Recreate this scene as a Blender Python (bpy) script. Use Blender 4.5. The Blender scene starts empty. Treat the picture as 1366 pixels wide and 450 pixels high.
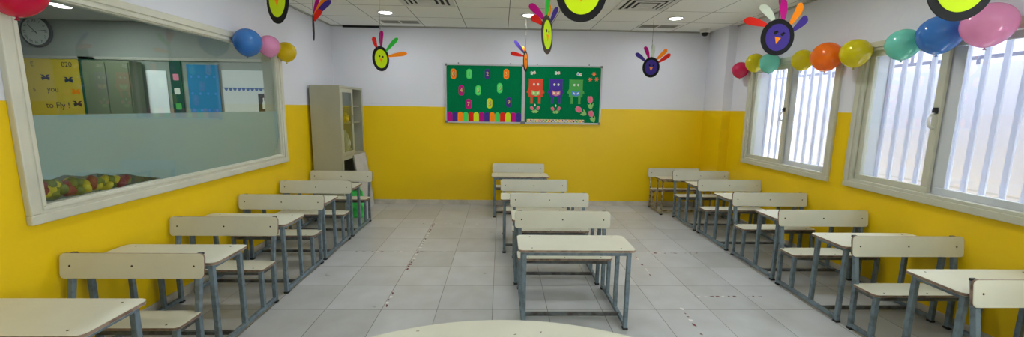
import bpy, bmesh, math, random
from mathutils import Vector, Matrix
PI = math.pi
SC = bpy.context.scene
COL = SC.collection

# ---------------------------------------------------------------- camera
cam_d = bpy.data.cameras.new('camera'); cam = bpy.data.objects.new('camera', cam_d); COL.objects.link(cam)
cam_d.sensor_width = 36.0; cam_d.sensor_fit = 'HORIZONTAL'; cam_d.lens = 539.4045 * 36.0 / 1366.0
cam_d.clip_start = 0.05; cam_d.clip_end = 200
PITCH, YAW, ROLL = 0.1494, -0.0281, -0.0142
cam.matrix_world = (Matrix.Translation((0, 0, 1.5)) @ Matrix.Rotation(YAW, 4, 'Z') @
                    Matrix.Rotation(PI / 2 - PITCH, 4, 'X') @ Matrix.Rotation(-ROLL, 4, 'Z'))
SC.camera = cam
# ---------------------------------------------------------------- world, exposure
SC.view_settings.view_transform = 'Standard'; SC.view_settings.look = 'None'
SC.view_settings.gamma = 1.0; SC.view_settings.use_curve_mapping = False
SC.view_settings.exposure = 0.27
W = bpy.data.worlds.new('world'); SC.world = W; W.use_nodes = True
bg = W.node_tree.nodes['Background']; bg.inputs[0].default_value = (0.90, 0.91, 1.0, 1); bg.inputs[1].default_value = 12.0
sun_d = bpy.data.lights.new('sun', 'SUN'); sun_d.energy = 30.0; sun_d.angle = 0.02; sun_d.color = (0.97, 0.97, 1.0)
sun = bpy.data.objects.new('sun', sun_d); COL.objects.link(sun); sun.location = (3.8, 3, 8); sun.rotation_euler = (0.28, 0.03, 0)
LAMP_W = 5.6         # each ceiling downlight
ADJ_W = 17.0
ADDED_DAY_W = 72.0         # each area light added at the two unseen windows to brighten the room
for _y in (0.72, -1.12):
    _L = bpy.data.lights.new('window_daylight', 'AREA'); _L.shape = 'RECTANGLE'; _L.size = 1.15; _L.size_y = 1.3; _L.energy = ADDED_DAY_W; _L.color = (0.90, 0.94, 1.0)
    _o = bpy.data.objects.new('window_daylight', _L); COL.objects.link(_o); _o.location = (3.42, _y, 1.465); _o.rotation_euler = (0, PI / 2 + 0.62, 0)

# ---------------------------------------------------------------- helpers
def lin(c):
    return tuple(((x / 255) / 12.92 if x / 255 <= 0.04045 else ((x / 255 + 0.055) / 1.055) ** 2.4) for x in c) + (1,)

def mat(name, rgb, rough=0.5, metal=0.0, noise=0.0, nscale=8.0, rgb2=None, coat=0.0, bump=0.0, spec=0.5):
    m = bpy.data.materials.new(name); m.use_nodes = True
    nt = m.node_tree; b = nt.nodes['Principled BSDF']
    b.inputs['Roughness'].default_value = rough; b.inputs['Metallic'].default_value = metal
    b.inputs['Coat Weight'].default_value = coat; b.inputs['Specular IOR Level'].default_value = spec
    b.inputs['Base Color'].default_value = lin(rgb)
    if noise > 0 or rgb2:
        tc = nt.nodes.new('ShaderNodeTexCoord'); n = nt.nodes.new('ShaderNodeTexNoise')
        n.inputs['Scale'].default_value = nscale; n.inputs['Detail'].default_value = 5
        nt.links.new(tc.outputs['Object'], n.inputs['Vector'])
        r = nt.nodes.new('ShaderNodeValToRGB')
        c2 = rgb2 if rgb2 else tuple(max(0, x * (1 - noise)) for x in rgb)
        r.color_ramp.elements[0].color = lin(c2); r.color_ramp.elements[1].color = lin(rgb)
        r.color_ramp.elements[0].position = 0.36; r.color_ramp.elements[1].position = 0.58
        nt.links.new(n.outputs[0], r.inputs[0]); nt.links.new(r.outputs[0], b.inputs['Base Color'])
        if bump > 0:
            bp = nt.nodes.new('ShaderNodeBump'); bp.inputs['Strength'].default_value = bump
            bp.inputs['Distance'].default_value = 0.004
            nt.links.new(n.outputs[0], bp.inputs['Height']); nt.links.new(bp.outputs[0], b.inputs['Normal'])
    return m

def node(nt, t, **kw):
    n = nt.nodes.new(t)
    for k, v in kw.items(): setattr(n, k, v)
    return n

def mth(nt, op, a, b=None, c=None):
    n = nt.nodes.new('ShaderNodeMath'); n.operation = op
    for i, v in enumerate((a, b, c)):
        if v is None: continue
        if isinstance(v, (int, float)): n.inputs[i].default_value = v
        else: nt.links.new(v, n.inputs[i])
    return n.outputs[0]

class MB:
    """collects shapes and links them as one mesh object"""
    def __init__(s): s.bm = bmesh.new()
    def _add(s, verts, faces, mi=0):
        vs = [s.bm.verts.new(v) for v in verts]
        for f in faces:
            try:
                fc = s.bm.faces.new([vs[i] for i in f]); fc.material_index = mi
            except ValueError: pass
        return vs
    def box(s, x0, x1, y0, y1, z0, z1, bev=0.0, M=None, mi=0):
        t = bmesh.new()
        co = [(x, y, z) for x in (x0, x1) for y in (y0, y1) for z in (z0, z1)]
        v = [t.verts.new(c) for c in co]
        for f in ((0, 1, 3, 2), (4, 6, 7, 5), (0, 4, 5, 1), (2, 3, 7, 6), (0, 2, 6, 4), (1, 5, 7, 3)):
            t.faces.new([v[i] for i in f])
        bmesh.ops.recalc_face_normals(t, faces=t.faces)
        if bev > 0: bmesh.ops.bevel(t, geom=list(t.edges), offset=bev, segments=2, affect='EDGES', profile=0.5)
        s.merge(t, M, mi); return s
    def merge(s, t, M=None, mi=0):
        if M is not None: t.transform(M)
        mp = {}
        for v in t.verts: mp[v] = s.bm.verts.new(v.co)
        for f in t.faces:
            try:
                nf = s.bm.faces.new([mp[v] for v in f.verts]); nf.material_index = max(mi, f.material_index)
            except ValueError: pass
        t.free()
    def bar(s, p, q, w=0.03, d=None, bev=0.003, mi=0):
        """square tube from p to q"""
        p, q = Vector(p), Vector(q); d = d or w; L = (q - p).length
        z = (q - p).normalized()
        ref = Vector((1, 0, 0)) if abs(z.x) < 0.9 else Vector((0, 0, 1))
        y = z.cross(ref).normalized(); x = y.cross(z).normalized()
        M = Matrix((( x.x, y.x, z.x, p.x), (x.y, y.y, z.y, p.y), (x.z, y.z, z.z, p.z), (0, 0, 0, 1)))
        return s.box(-w / 2, w / 2, -d / 2, d / 2, 0, L, bev, M, mi)
    def tube(s, pts, r, n=10, mi=0, closed=False):
        pts = [Vector(p) for p in pts]; N = len(pts); rings = []
        rr = r if isinstance(r, (list, tuple)) else [r] * N
        up = None
        for i in range(N):
            a = pts[(i - 1) % N] if (closed or i > 0) else pts[i]
            b = pts[(i + 1) % N] if (closed or i < N - 1) else pts[i]
            t = (b - a).normalized()
            if up is None:
                up = Vector((0, 0, 1)) if abs(t.z) < 0.9 else Vector((1, 0, 0))
            x = t.cross(up).normalized(); up = x.cross(t).normalized()
            rings.append([s.bm.verts.new(pts[i] + (x * math.cos(2 * PI * k / n) + up * math.sin(2 * PI * k / n)) * rr[i]) for k in range(n)])
        for i in range(N if closed else N - 1):
            A, B = rings[i], rings[(i + 1) % N]
            for k in range(n):
                f = s.bm.faces.new([A[k], A[(k + 1) % n], B[(k + 1) % n], B[k]]); f.material_index = mi; f.smooth = True
        if not closed:
            s.bm.faces.new(rings[0][::-1]).material_index = mi; s.bm.faces.new(rings[-1]).material_index = mi
        return s
    def prism(s, out, depth, M=None, bev=0.0, mi=0, mi_edge=None):
        """outline (x,y) extruded from z=0 to z=depth then moved by M"""
        t = bmesh.new(); n = len(out)
        a = [t.verts.new((x, y, 0)) for x, y in out]; b = [t.verts.new((x, y, depth)) for x, y in out]
        t.faces.new(a[::-1]); t.faces.new(b)
        for i in range(n):
            f = t.faces.new([a[i], a[(i + 1) % n], b[(i + 1) % n], b[i]])
            if mi_edge is not None: f.material_index = mi_edge
        bmesh.ops.recalc_face_normals(t, faces=t.faces)
        if bev > 0:
            ed = [e for e in t.edges if abs(e.verts[0].co.z - e.verts[1].co.z) < 1e-6]
            bmesh.ops.bevel(t, geom=ed, offset=bev, segments=2, affect='EDGES')
        s.merge(t, M, mi); return s
    def lathe(s, prof, M=None, n=32, mi=0, sx=1, sy=1):
        t = bmesh.new(); rings = []
        for r, z in prof:
            if r < 1e-6: rings.append([t.verts.new((0, 0, z))])
            else: rings.append([t.verts.new((r * sx * math.cos(2 * PI * k / n), r * sy * math.sin(2 * PI * k / n), z)) for k in range(n)])
        for A, B in zip(rings[:-1], rings[1:]):
            for k in range(n):
                k2 = (k + 1) % n
                if len(A) == 1 and len(B) == 1: continue
                if len(A) == 1: f = t.faces.new([A[0], B[k2], B[k]])
                elif len(B) == 1: f = t.faces.new([A[k], A[k2], B[0]])
                else: f = t.faces.new([A[k], A[k2], B[k2], B[k]])
                f.smooth = True
        bmesh.ops.recalc_face_normals(t, faces=t.faces)
        mp = {}
        if M is not None: t.transform(M)
        for v in t.verts: mp[v] = s.bm.verts.new(v.co)
        for f in t.faces:
            nf = s.bm.faces.new([mp[v] for v in f.verts]); nf.material_index = mi; nf.smooth = True
        t.free(); return s
    def build(s, name, m, parent=None, label=None):
        me = bpy.data.meshes.new(name)
        s.bm.to_mesh(me); s.bm.free()
        for x in (m if isinstance(m, (list, tuple)) else [m]): me.materials.append(x)
        o = bpy.data.objects.new(name, me); COL.objects.link(o)
        if parent is not None: o.parent = parent
        if label: o['label'] = label
        return o

def thing(name, label, cat, loc=(0, 0, 0), rz=0.0, group=None):
    o = bpy.data.objects.new(name, None); COL.objects.link(o); o.empty_display_size = 0.05
    o.location = loc; o.rotation_euler = (0, 0, rz); o['label'] = label; o['category'] = cat
    if group: o['group'] = group
    return o
def tag(o, label, cat, group=None):
    o['label'] = label; o['category'] = cat
    if group: o['group'] = group
    return o
def struct(o): o['kind'] = 'structure'; return o
def copy_tree(o, parent=None):
    c = o.copy(); COL.objects.link(c)
    if parent is not None: c.parent = parent
    for ch in list(o.children): copy_tree(ch, c)
    return c

def rrect(w, h, r, n=6, cx=0, cy=0):
    out = []
    for (sx, sy, a0) in ((1, -1, -90), (1, 1, 0), (-1, 1, 90), (-1, -1, 180)):
        for k in range(n + 1):
            a = math.radians(a0 + 90 * k / n)
            out.append((cx + sx * (w / 2 - r) + r * math.cos(a), cy + sy * (h / 2 - r) + r * math.sin(a)))
    return out
def ellipse(rx, ry, n=40, cx=0, cy=0, rot=0):
    c, s_ = math.cos(rot), math.sin(rot)
    return [(cx + rx * math.cos(2 * PI * k / n) * c - ry * math.sin(2 * PI * k / n) * s_,
             cy + rx * math.cos(2 * PI * k / n) * s_ + ry * math.sin(2 * PI * k / n) * c) for k in range(n)]
def facing_cam(x, y, z):
    """map (u,v,w) drawing plane -> world: u=+X, v=+Z, w=-Y (towards the room)"""
    return Matrix(((1, 0, 0, x), (0, 0, -1, y), (0, 1, 0, z), (0, 0, 0, 1)))
def text_bm(txt, size, M, depth=0.001):
    cu = bpy.data.curves.new('writing', 'FONT'); cu.body = txt; cu.size = size; cu.extrude = depth / 2
    cu.align_x = 'CENTER'; cu.align_y = 'CENTER'
    ob = bpy.data.objects.new('writing', cu); COL.objects.link(ob)
    dg = bpy.context.evaluated_depsgraph_get(); dg.update()
    me = bpy.data.meshes.new_from_object(ob.evaluated_get(dg))
    t = bmesh.new(); t.from_mesh(me); t.transform(M)
    bpy.data.objects.remove(ob); bpy.data.curves.remove(cu); bpy.data.meshes.remove(me)
    return t
def add_text(mb, txt, size, M, depth=0.001, mi=0):
    mb.merge(text_bm(txt, size, M, depth), None, mi); return mb

# ---------------------------------------------------------------- room constants
XL, XR, D, H, FY = -2.48, 3.205, 6.147, 2.644, -2.6
YL = 1.4994      # top of the yellow paint
TS, TOX, TOY = 0.413, -0.0519, 2.8445
LW = (2.165, 4.645, 0.895, 2.10)                       # left opening y0 y1 z0 z1
RW = [(3.84, 5.205, 0.865, 2.065), (2.22, 3.585, 0.865, 2.065), (0.04, 1.405, 0.865, 2.065), (-1.80, -0.435, 0.865, 2.065)]  # right openings; the last two are unseen, added to let in light

# ---------------------------------------------------------------- materials
def wall_mat():
    m = bpy.data.materials.new('wall_paint'); m.use_nodes = True; nt = m.node_tree; b = nt.nodes['Principled BSDF']
    g = node(nt, 'ShaderNodeNewGeometry'); sp = node(nt, 'ShaderNodeSeparateXYZ'); nt.links.new(g.outputs['Position'], sp.inputs[0])
    n2 = node(nt, 'ShaderNodeTexNoise'); n2.inputs['Scale'].default_value = 3.0; nt.links.new(g.outputs['Position'], n2.inputs['Vector'])
    wob = mth(nt, 'MULTIPLY', mth(nt, 'SUBTRACT', n2.outputs[0], 0.5), 0.006)
    fac = mth(nt, 'GREATER_THAN', mth(nt, 'ADD', sp.outputs['Z'], wob), YL)
    def two(a, b_):
        r = node(nt, 'ShaderNodeMix', data_type='RGBA')
        nz = node(nt, 'ShaderNodeTexNoise'); nz.inputs['Scale'].default_value = 1.7; nz.inputs['Detail'].default_value = 4
        nt.links.new(g.outputs['Position'], nz.inputs['Vector'])
        nt.links.new(nz.outputs[0], r.inputs[0]); r.inputs[6].default_value = lin(a); r.inputs[7].default_value = lin(b_)
        return r.outputs[2]
    mx = node(nt, 'ShaderNodeMix', data_type='RGBA'); nt.links.new(fac, mx.inputs[0])
    nt.links.new(two((232, 194, 0), (240, 202, 2)), mx.inputs[6]); nt.links.new(two((212, 214, 222), (220, 221, 228)), mx.inputs[7])
    nt.links.new(mx.outputs[2], b.inputs['Base Color'])
    ro = mth(nt, 'ADD', mth(nt, 'MULTIPLY', fac, 0.25), 0.38); nt.links.new(ro, b.inputs['Roughness'])
    nz = node(nt, 'ShaderNodeTexNoise'); nz.inputs['Scale'].default_value = 6; nz.inputs['Detail'].default_value = 6
    nt.links.new(g.outputs['Position'], nz.inputs['Vector'])
    bp = node(nt, 'ShaderNodeBump'); bp.inputs['Strength'].default_value = 0.15; bp.inputs['Distance'].default_value = 0.02
    nt.links.new(nz.outputs[0], bp.inputs['Height']); nt.links.new(bp.outputs[0], b.inputs['Normal'])
    return m
def grid_mask(nt, coord, period, offset, width):
    """1 on the joint lines"""
    f = mth(nt, 'FRACT', mth(nt, 'DIVIDE', mth(nt, 'SUBTRACT', coord, offset), period))
    d = mth(nt, 'MINIMUM', f, mth(nt, 'SUBTRACT', 1.0, f))
    return mth(nt, 'LESS_THAN', d, width / 2 / period)
def floor_mat():
    m = bpy.data.materials.new('floor_tiles'); m.use_nodes = True; nt = m.node_tree; b = nt.nodes['Principled BSDF']
    g = node(nt, 'ShaderNodeNewGeometry'); sp = node(nt, 'ShaderNodeSeparateXYZ'); nt.links.new(g.outputs['Position'], sp.inputs[0])
    gr = mth(nt, 'MAXIMUM', grid_mask(nt, sp.outputs['X'], TS, TOX, 0.005), grid_mask(nt, sp.outputs['Y'], TS, TOY, 0.005))
    cx = mth(nt, 'FLOOR', mth(nt, 'DIVIDE', mth(nt, 'SUBTRACT', sp.outputs['X'], TOX), TS))
    cy = mth(nt, 'FLOOR', mth(nt, 'DIVIDE', mth(nt, 'SUBTRACT', sp.outputs['Y'], TOY), TS))
    cb = node(nt, 'ShaderNodeCombineXYZ'); nt.links.new(cx, cb.inputs[0]); nt.links.new(cy, cb.inputs[1])
    wn = node(nt, 'ShaderNodeTexWhiteNoise'); nt.links.new(cb.outputs[0], wn.inputs[0])
    nz = node(nt, 'ShaderNodeTexNoise'); nz.inputs['Scale'].default_value = 5; nz.inputs['Detail'].default_value = 7
    nt.links.new(g.outputs['Position'], nz.inputs['Vector'])
    v = mth(nt, 'ADD', mth(nt, 'MULTIPLY', wn.outputs[0], 0.35), mth(nt, 'MULTIPLY', nz.outputs[0], 0.65))
    r = node(nt, 'ShaderNodeValToRGB'); nt.links.new(v, r.inputs[0])
    r.color_ramp.elements[0].color = lin((171, 172, 170)); r.color_ramp.elements[1].color = lin((197, 199, 201))
    r.color_ramp.elements[0].position = 0.25; r.color_ramp.elements[1].position = 0.8
    # grout is patchy
    n3 = node(nt, 'ShaderNodeTexNoise'); n3.inputs['Scale'].default_value = 4.0; nt.links.new(g.outputs['Position'], n3.inputs['Vector'])
    gf = mth(nt, 'MULTIPLY', gr, mth(nt, 'ADD', 0.25, mth(nt, 'MULTIPLY', n3.outputs[0], 1.1)))
    mx = node(nt, 'ShaderNodeMix', data_type='RGBA'); nt.links.new(gf, mx.inputs[0]); nt.links.new(r.outputs[0], mx.inputs[6])
    mx.inputs[7].default_value = lin((96, 90, 82)); nt.links.new(mx.outputs[2], b.inputs['Base Color'])
    nt.links.new(mth(nt, 'ADD', mth(nt, 'MULTIPLY', nz.outputs[0], 0.2), 0.22), b.inputs['Roughness'])
    b.inputs['Specular IOR Level'].default_value = 0.45
    return m
def ceil_mat():
    m = bpy.data.materials.new('ceiling_tiles'); m.use_nodes = True; nt = m.node_tree; b = nt.nodes['Principled BSDF']
    g = node(nt, 'ShaderNodeNewGeometry'); sp = node(nt, 'ShaderNodeSeparateXYZ'); nt.links.new(g.outputs['Position'], sp.inputs[0])
    bar = mth(nt, 'MAXIMUM', grid_mask(nt, sp.outputs['X'], 0.6, 0.07, 0.024), grid_mask(nt, sp.outputs['Y'], 0.6, 6.1, 0.024))
    edge = mth(nt, 'MAXIMUM', grid_mask(nt, sp.outputs['X'], 0.6, 0.084, 0.008), grid_mask(nt, sp.outputs['Y'], 0.6, 6.114, 0.010))
    nz = node(nt, 'ShaderNodeTexNoise'); nz.inputs['Scale'].default_value = 2.0; nt.links.new(g.outputs['Position'], nz.inputs['Vector'])
    r = node(nt, 'ShaderNodeValToRGB'); nt.links.new(nz.outputs[0], r.inputs[0])
    r.color_ramp.elements[0].color = lin((236, 237, 231)); r.color_ramp.elements[1].color = lin((240, 241, 236))
    mx = node(nt, 'ShaderNodeMix', data_type='RGBA'); nt.links.new(bar, mx.inputs[0]); nt.links.new(r.outputs[0], mx.inputs[6])
    mx.inputs[7].default_value = lin((240, 240, 236))
    m2 = node(nt, 'ShaderNodeMix', data_type='RGBA'); nt.links.new(edge, m2.inputs[0]); nt.links.new(mx.outputs[2], m2.inputs[6])
    m2.inputs[7].default_value = lin((105, 105, 98)); nt.links.new(m2.outputs[2], b.inputs['Base Color'])
    b.inputs['Roughness'].default_value = 0.8
    return m
def glass_mat(name, tint=(0.9, 0.95, 0.93), rough=0.0):
    m = bpy.data.materials.new(name); m.use_nodes = True; nt = m.node_tree; nt.nodes.clear()
    o = node(nt, 'ShaderNodeOutputMaterial'); mx = node(nt, 'ShaderNodeMixShader'); tr = node(nt, 'ShaderNodeBsdfTransparent')
    tr.inputs[0].default_value = (*tint, 1); gl = node(nt, 'ShaderNodeBsdfGlossy'); gl.inputs['Roughness'].default_value = rough
    lw = node(nt, 'ShaderNodeLayerWeight'); lw.inputs[0].default_value = 0.5
    fr = mth(nt, 'ADD', 0.045, mth(nt, 'MULTIPLY', 0.95, mth(nt, 'POWER', lw.outputs['Facing'], 5.0)))
    nt.links.new(fr, mx.inputs[0]); nt.links.new(tr.outputs[0], mx.inputs[1]); nt.links.new(gl.outputs[0], mx.inputs[2])
    nt.links.new(mx.outputs[0], o.inputs[0]); return m
def film_mat():
    m = bpy.data.materials.new('frosted_film'); m.use_nodes = True; nt = m.node_tree; nt.nodes.clear()
    o = node(nt, 'ShaderNodeOutputMaterial'); mx = node(nt, 'ShaderNodeMixShader'); tr = node(nt, 'ShaderNodeBsdfTransparent')
    tr.inputs[0].default_value = (0.8, 0.88, 0.85, 1)
    pb = node(nt, 'ShaderNodeBsdfPrincipled'); pb.inputs['Base Color'].default_value = lin((184, 200, 206)); pb.inputs['Roughness'].default_value = 0.06
    mx.inputs[0].default_value = 0.66
    nt.links.new(tr.outputs[0], mx.inputs[1]); nt.links.new(pb.outputs[0], mx.inputs[2]); nt.links.new(mx.outputs[0], o.inputs[0]); return m
def balloon_mat(name, rgb):
    m = bpy.data.materials.new(name); m.use_nodes = True; nt = m.node_tree
    b = nt.nodes['Principled BSDF']; b.inputs['Base Color'].default_value = lin(rgb); b.inputs['Roughness'].default_value = 0.12
    b.inputs['Coat Weight'].default_value = 0.5; b.inputs['Coat Roughness'].default_value = 0.03
    o = nt.nodes['Material Output']; mx = node(nt, 'ShaderNodeMixShader'); tl = node(nt, 'ShaderNodeBsdfTranslucent')
    tl.inputs[0].default_value = lin(rgb); mx.inputs[0].default_value = 0.35
    m2 = node(nt, 'ShaderNodeMixShader'); tp = node(nt, 'ShaderNodeBsdfTransparent'); tp.inputs[0].default_value = lin(rgb); m2.inputs[0].default_value = 0.13
    nt.links.new(b.outputs[0], mx.inputs[1]); nt.links.new(tl.outputs[0], mx.inputs[2])
    nt.links.new(mx.outputs[0], m2.inputs[1]); nt.links.new(tp.outputs[0], m2.inputs[2]); nt.links.new(m2.outputs[0], o.inputs[0]); return m
def emit_mat(name, rgb, s):
    m = bpy.data.materials.new(name); m.use_nodes = True; nt = m.node_tree; nt.nodes.clear()
    o = node(nt, 'ShaderNodeOutputMaterial'); e = node(nt, 'ShaderNodeEmission'); e.inputs[0].default_value = (*rgb, 1); e.inputs[1].default_value = s
    nt.links.new(e.outputs[0], o.inputs[0]); return m
def block_mat():
    m = bpy.data.materials.new('painted_blocks'); m.use_nodes = True; nt = m.node_tree; b = nt.nodes['Principled BSDF']
    g = node(nt, 'ShaderNodeNewGeometry'); sp = node(nt, 'ShaderNodeSeparateXYZ'); nt.links.new(g.outputs['Position'], sp.inputs[0])
    cb = node(nt, 'ShaderNodeCombineXYZ'); nt.links.new(sp.outputs['Y'], cb.inputs[0]); nt.links.new(sp.outputs['Z'], cb.inputs[1])
    br = node(nt, 'ShaderNodeTexBrick'); nt.links.new(cb.outputs[0], br.inputs['Vector'])
    br.inputs['Scale'].default_value = 1.0; br.inputs['Brick Width'].default_value = 0.4; br.inputs['Row Height'].default_value = 0.2
    br.inputs['Mortar Size'].default_value = 0.018
    br.inputs['Color1'].default_value = lin((166, 164, 178)); br.inputs['Color2'].default_value = lin((154, 152, 168)); br.inputs['Mortar'].default_value = lin((74, 74, 92))
    up = mth(nt, 'GREATER_THAN', sp.outputs['Z'], 1.94)
    course = mth(nt, 'LESS_THAN', mth(nt, 'ABSOLUTE', mth(nt, 'SUBTRACT', sp.outputs['Z'], 0.82)), 0.008)
    lo = node(nt, 'ShaderNodeMix', data_type='RGBA'); nt.links.new(course, lo.inputs[0]); lo.inputs[6].default_value = lin((142, 141, 158)); lo.inputs[7].default_value = lin((122, 120, 132))
    mx = node(nt, 'ShaderNodeMix', data_type='RGBA'); nt.links.new(up, mx.inputs[0]); nt.links.new(lo.outputs[2], mx.inputs[6]); nt.links.new(br.outputs[0], mx.inputs[7])
    nt.links.new(mx.outputs[2], b.inputs['Base Color']); b.inputs['Roughness'].default_value = 0.9
    return m

M_wall, M_floor, M_ceil = wall_mat(), floor_mat(), ceil_mat()
M_base = mat('stone_skirting', (206, 198, 182), 0.45, noise=0.12, nscale=6)
M_frame = mat('cream_aluminium', (196, 196, 178), 0.38, noise=0.04, nscale=3)
M_frame_w = mat('white_aluminium', (206, 205, 188), 0.4, noise=0.04, nscale=4)
M_gasket = mat('dark_gasket', (70, 70, 62), 0.7)
M_glass = glass_mat('window_glass'); M_film = film_mat()
M_lam = mat('cream_laminate', (212, 211, 192), 0.42, noise=0.02, nscale=5)
M_edge = mat('worn_panel_edge', (150, 128, 112), 0.7, rgb2=(112, 90, 76), nscale=22)
M_steel = mat('blue_grey_paint', (112, 129, 140), 0.45, rgb2=(92, 104, 112), nscale=24, bump=0.1)
M_dsteel = mat('dark_worn_steel', (92, 98, 100), 0.55, rgb2=(64, 58, 54), nscale=18)
M_tan = mat('chipped_cream_paint', (186, 172, 136), 0.5, rgb2=(110, 84, 52), nscale=20)
M_black = mat('black_plastic', (22, 22, 24), 0.5)
M_screw = mat('screw_head', (60, 56, 50), 0.4, metal=0.6)
M_cab = mat('grey_cabinet_steel', (168, 168, 146), 0.42, noise=0.03, nscale=3)
M_cabin = mat('cabinet_inside', (128, 132, 126), 0.6)
M_white = mat('white_plastic', (225, 225, 222), 0.4)
M_lens = emit_mat('lamp_lens', (1.0, 0.98, 0.96), 14.0)
M_block = block_mat()
M_bar = mat('pale_blue_bars', (206, 208, 218), 0.5)
M_bar.node_tree.nodes['Principled BSDF'].inputs['Transmission Weight'].default_value = 0.0
_nt = M_bar.node_tree; _mx = node(_nt, 'ShaderNodeMixShader'); _tl = node(_nt, 'ShaderNodeBsdfTranslucent'); _tl.inputs[0].default_value = lin((200, 201, 212)); _mx.inputs[0].default_value = 0.7
_nt.links.new(_nt.nodes['Principled BSDF'].outputs[0], _mx.inputs[1]); _nt.links.new(_tl.outputs[0], _mx.inputs[2]); _nt.links.new(_mx.outputs[0], _nt.nodes['Material Output'].inputs[0])
M_reveal = mat('outside_render_white', (200, 202, 208), 0.8)
M_ground = mat('outside_concrete', (226, 224, 220), 0.9, noise=0.1)

# ---------------------------------------------------------------- the setting
b = MB(); b.box(XL - 0.2, XR + 0.25, FY - 0.2, D + 0.2, -0.15, 0.0); struct(b.build('floor', M_floor))
b = MB(); b.box(XL - 0.2, XR + 0.25, FY - 0.2, D + 0.2, H, H + 0.12)
struct(b.build('ceiling', M_ceil))
b = MB(); b.box(XL - 0.001, XR + 0.2, D, D + 0.2, 0, H); struct(b.build('wall_back', M_wall))
b = MB(); b.box(XL - 0.15, XR + 0.2, FY - 0.2, FY, 0, H); struct(b.build('wall_front', M_wall))
y0, y1, z0, z1 = LW
b = MB(); b.box(XL - 0.15, XL, FY, y0, 0, H); b.box(XL - 0.15, XL, y1, D + 0.2, 0, H)
b.box(XL - 0.15, XL, y0, y1, 0, z0); b.box(XL - 0.15, XL, y0, y1, z1, H); struct(b.build('wall_left', M_wall))
b = MB(); cuts = [FY] + [v for w in reversed(RW) for v in w[:2]] + [D]
for a in range(0, len(cuts), 2): b.box(XR, XR + 0.2, cuts[a], cuts[a + 1], 0, H)
for y0, y1, z0, z1 in RW: b.box(XR, XR + 0.2, y0, y1, 0, z0); b.box(XR, XR + 0.2, y0, y1, z1, H)
struct(b.build('wall_right', M_wall))
b = MB(); b.box(3.078, XR, 5.625, D, 0, H); struct(b.build('trim_1', M_wall))      # pilaster in the corner
for nm, bx in (('baseboard_back', (XL, 3.078, D - 0.012, D)), ('baseboard_left', (XL, XL + 0.012, FY, D - 0.012)), ('baseboard_right', (XR - 0.012, XR, FY, 5.625))):
    b = MB(); b.box(*bx, 0, 0.075, 0.003); struct(b.build(nm, M_base))
b = MB(); b.box(3.066, XR - 0.012, 5.613, 5.625, 0, 0.075, 0.002); b.box(3.066, 3.078, 5.625, D - 0.012, 0, 0.075, 0.002); struct(b.build('trim_2', M_base))
# shadow gap and wall angle at the ceiling edge
b = MB(); b.box(XL, 3.078, D - 0.02, D, H - 0.018, H, 0.002); b.box(XL, XL + 0.02, FY, D - 0.02, H - 0.018, H, 0.002); b.box(XR - 0.02, XR, FY, 5.625, H - 0.018, H, 0.002)
struct(b.build('trim_3', mat('ceiling_angle', (168, 168, 160), 0.5)))
b = MB(); b.box(-2.30, -1.78, D - 0.026, D - 0.001, H - 0.030, H - 0.004); struct(b.build('trim_4', mat('open_gap', (25, 25, 25), 0.9)))

# left internal window ------------------------------------------------
def ring_frame(mb, plane_x, y0, y1, z0, z1, w, x0, x1, bev=0.004):
    mb.box(x0, x1, y0, y1, z0, z0 + w, bev); mb.box(x0, x1, y0, y1, z1 - w, z1, bev)
    mb.box(x0, x1, y0, y0 + w, z0 + w, z1 - w, bev); mb.box(x0, x1, y1 - w, y1, z0 + w, z1 - w, bev)
wroot = struct(bpy.data.objects.new('window_1', None)); COL.objects.link(wroot); wroot.location = (XL, 3.4, 0.85)
def wb(nm, mb, m): o = mb.build(nm, m); o.parent = wroot; o.matrix_parent_inverse = Matrix.Translation(-Vector(wroot.location)); return o
b = MB(); ring_frame(b, 0, 2.115, 4.695, 0.850, 2.146, 0.052, XL, XL + 0.035, 0.006)
ring_frame(b, 0, 2.162, 4.648, 0.897, 2.100, 0.024, XL - 0.15, XL + 0.022, 0.003)
ring_frame(b, 0, 2.180, 4.630, 0.915, 2.082, 0.022, XL - 0.02, XL + 0.028, 0.006)
ring_frame(b, 0, 2.198, 4.612, 0.931, 2.066, 0.014, XL - 0.03, XL + 0.012, 0.004)
wb('window_frame', b, M_frame_w)
b = MB(); b.box(XL - 0.006, XL, 2.20, 4.61, 0.935, 2.06); wb('glass_pane', b, M_glass)
film = [(2.20, 1.425), (2.20, 1.085), (2.27, 1.07), (2.34, 1.085), (2.44, 1.06), (2.52, 1.065), (2.62, 1.035), (2.72, 1.03), (2.80, 1.0), (2.90, 0.975), (2.98, 0.955), (3.0, 0.935), (4.42, 0.935), (4.47, 0.965), (4.50, 1.0), (4.53, 1.03), (4.54, 1.075), (4.57, 1.08), (4.58, 1.13), (4.61, 1.15), (4.61, 1.425)]
b = MB(); b.prism(film, 0.001, Matrix(((0, 0, 1, XL - 0.0078), (1, 0, 0, 0), (0, 1, 0, 0), (0, 0, 0, 1)))); wb('frosted_film', b, M_film)

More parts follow.
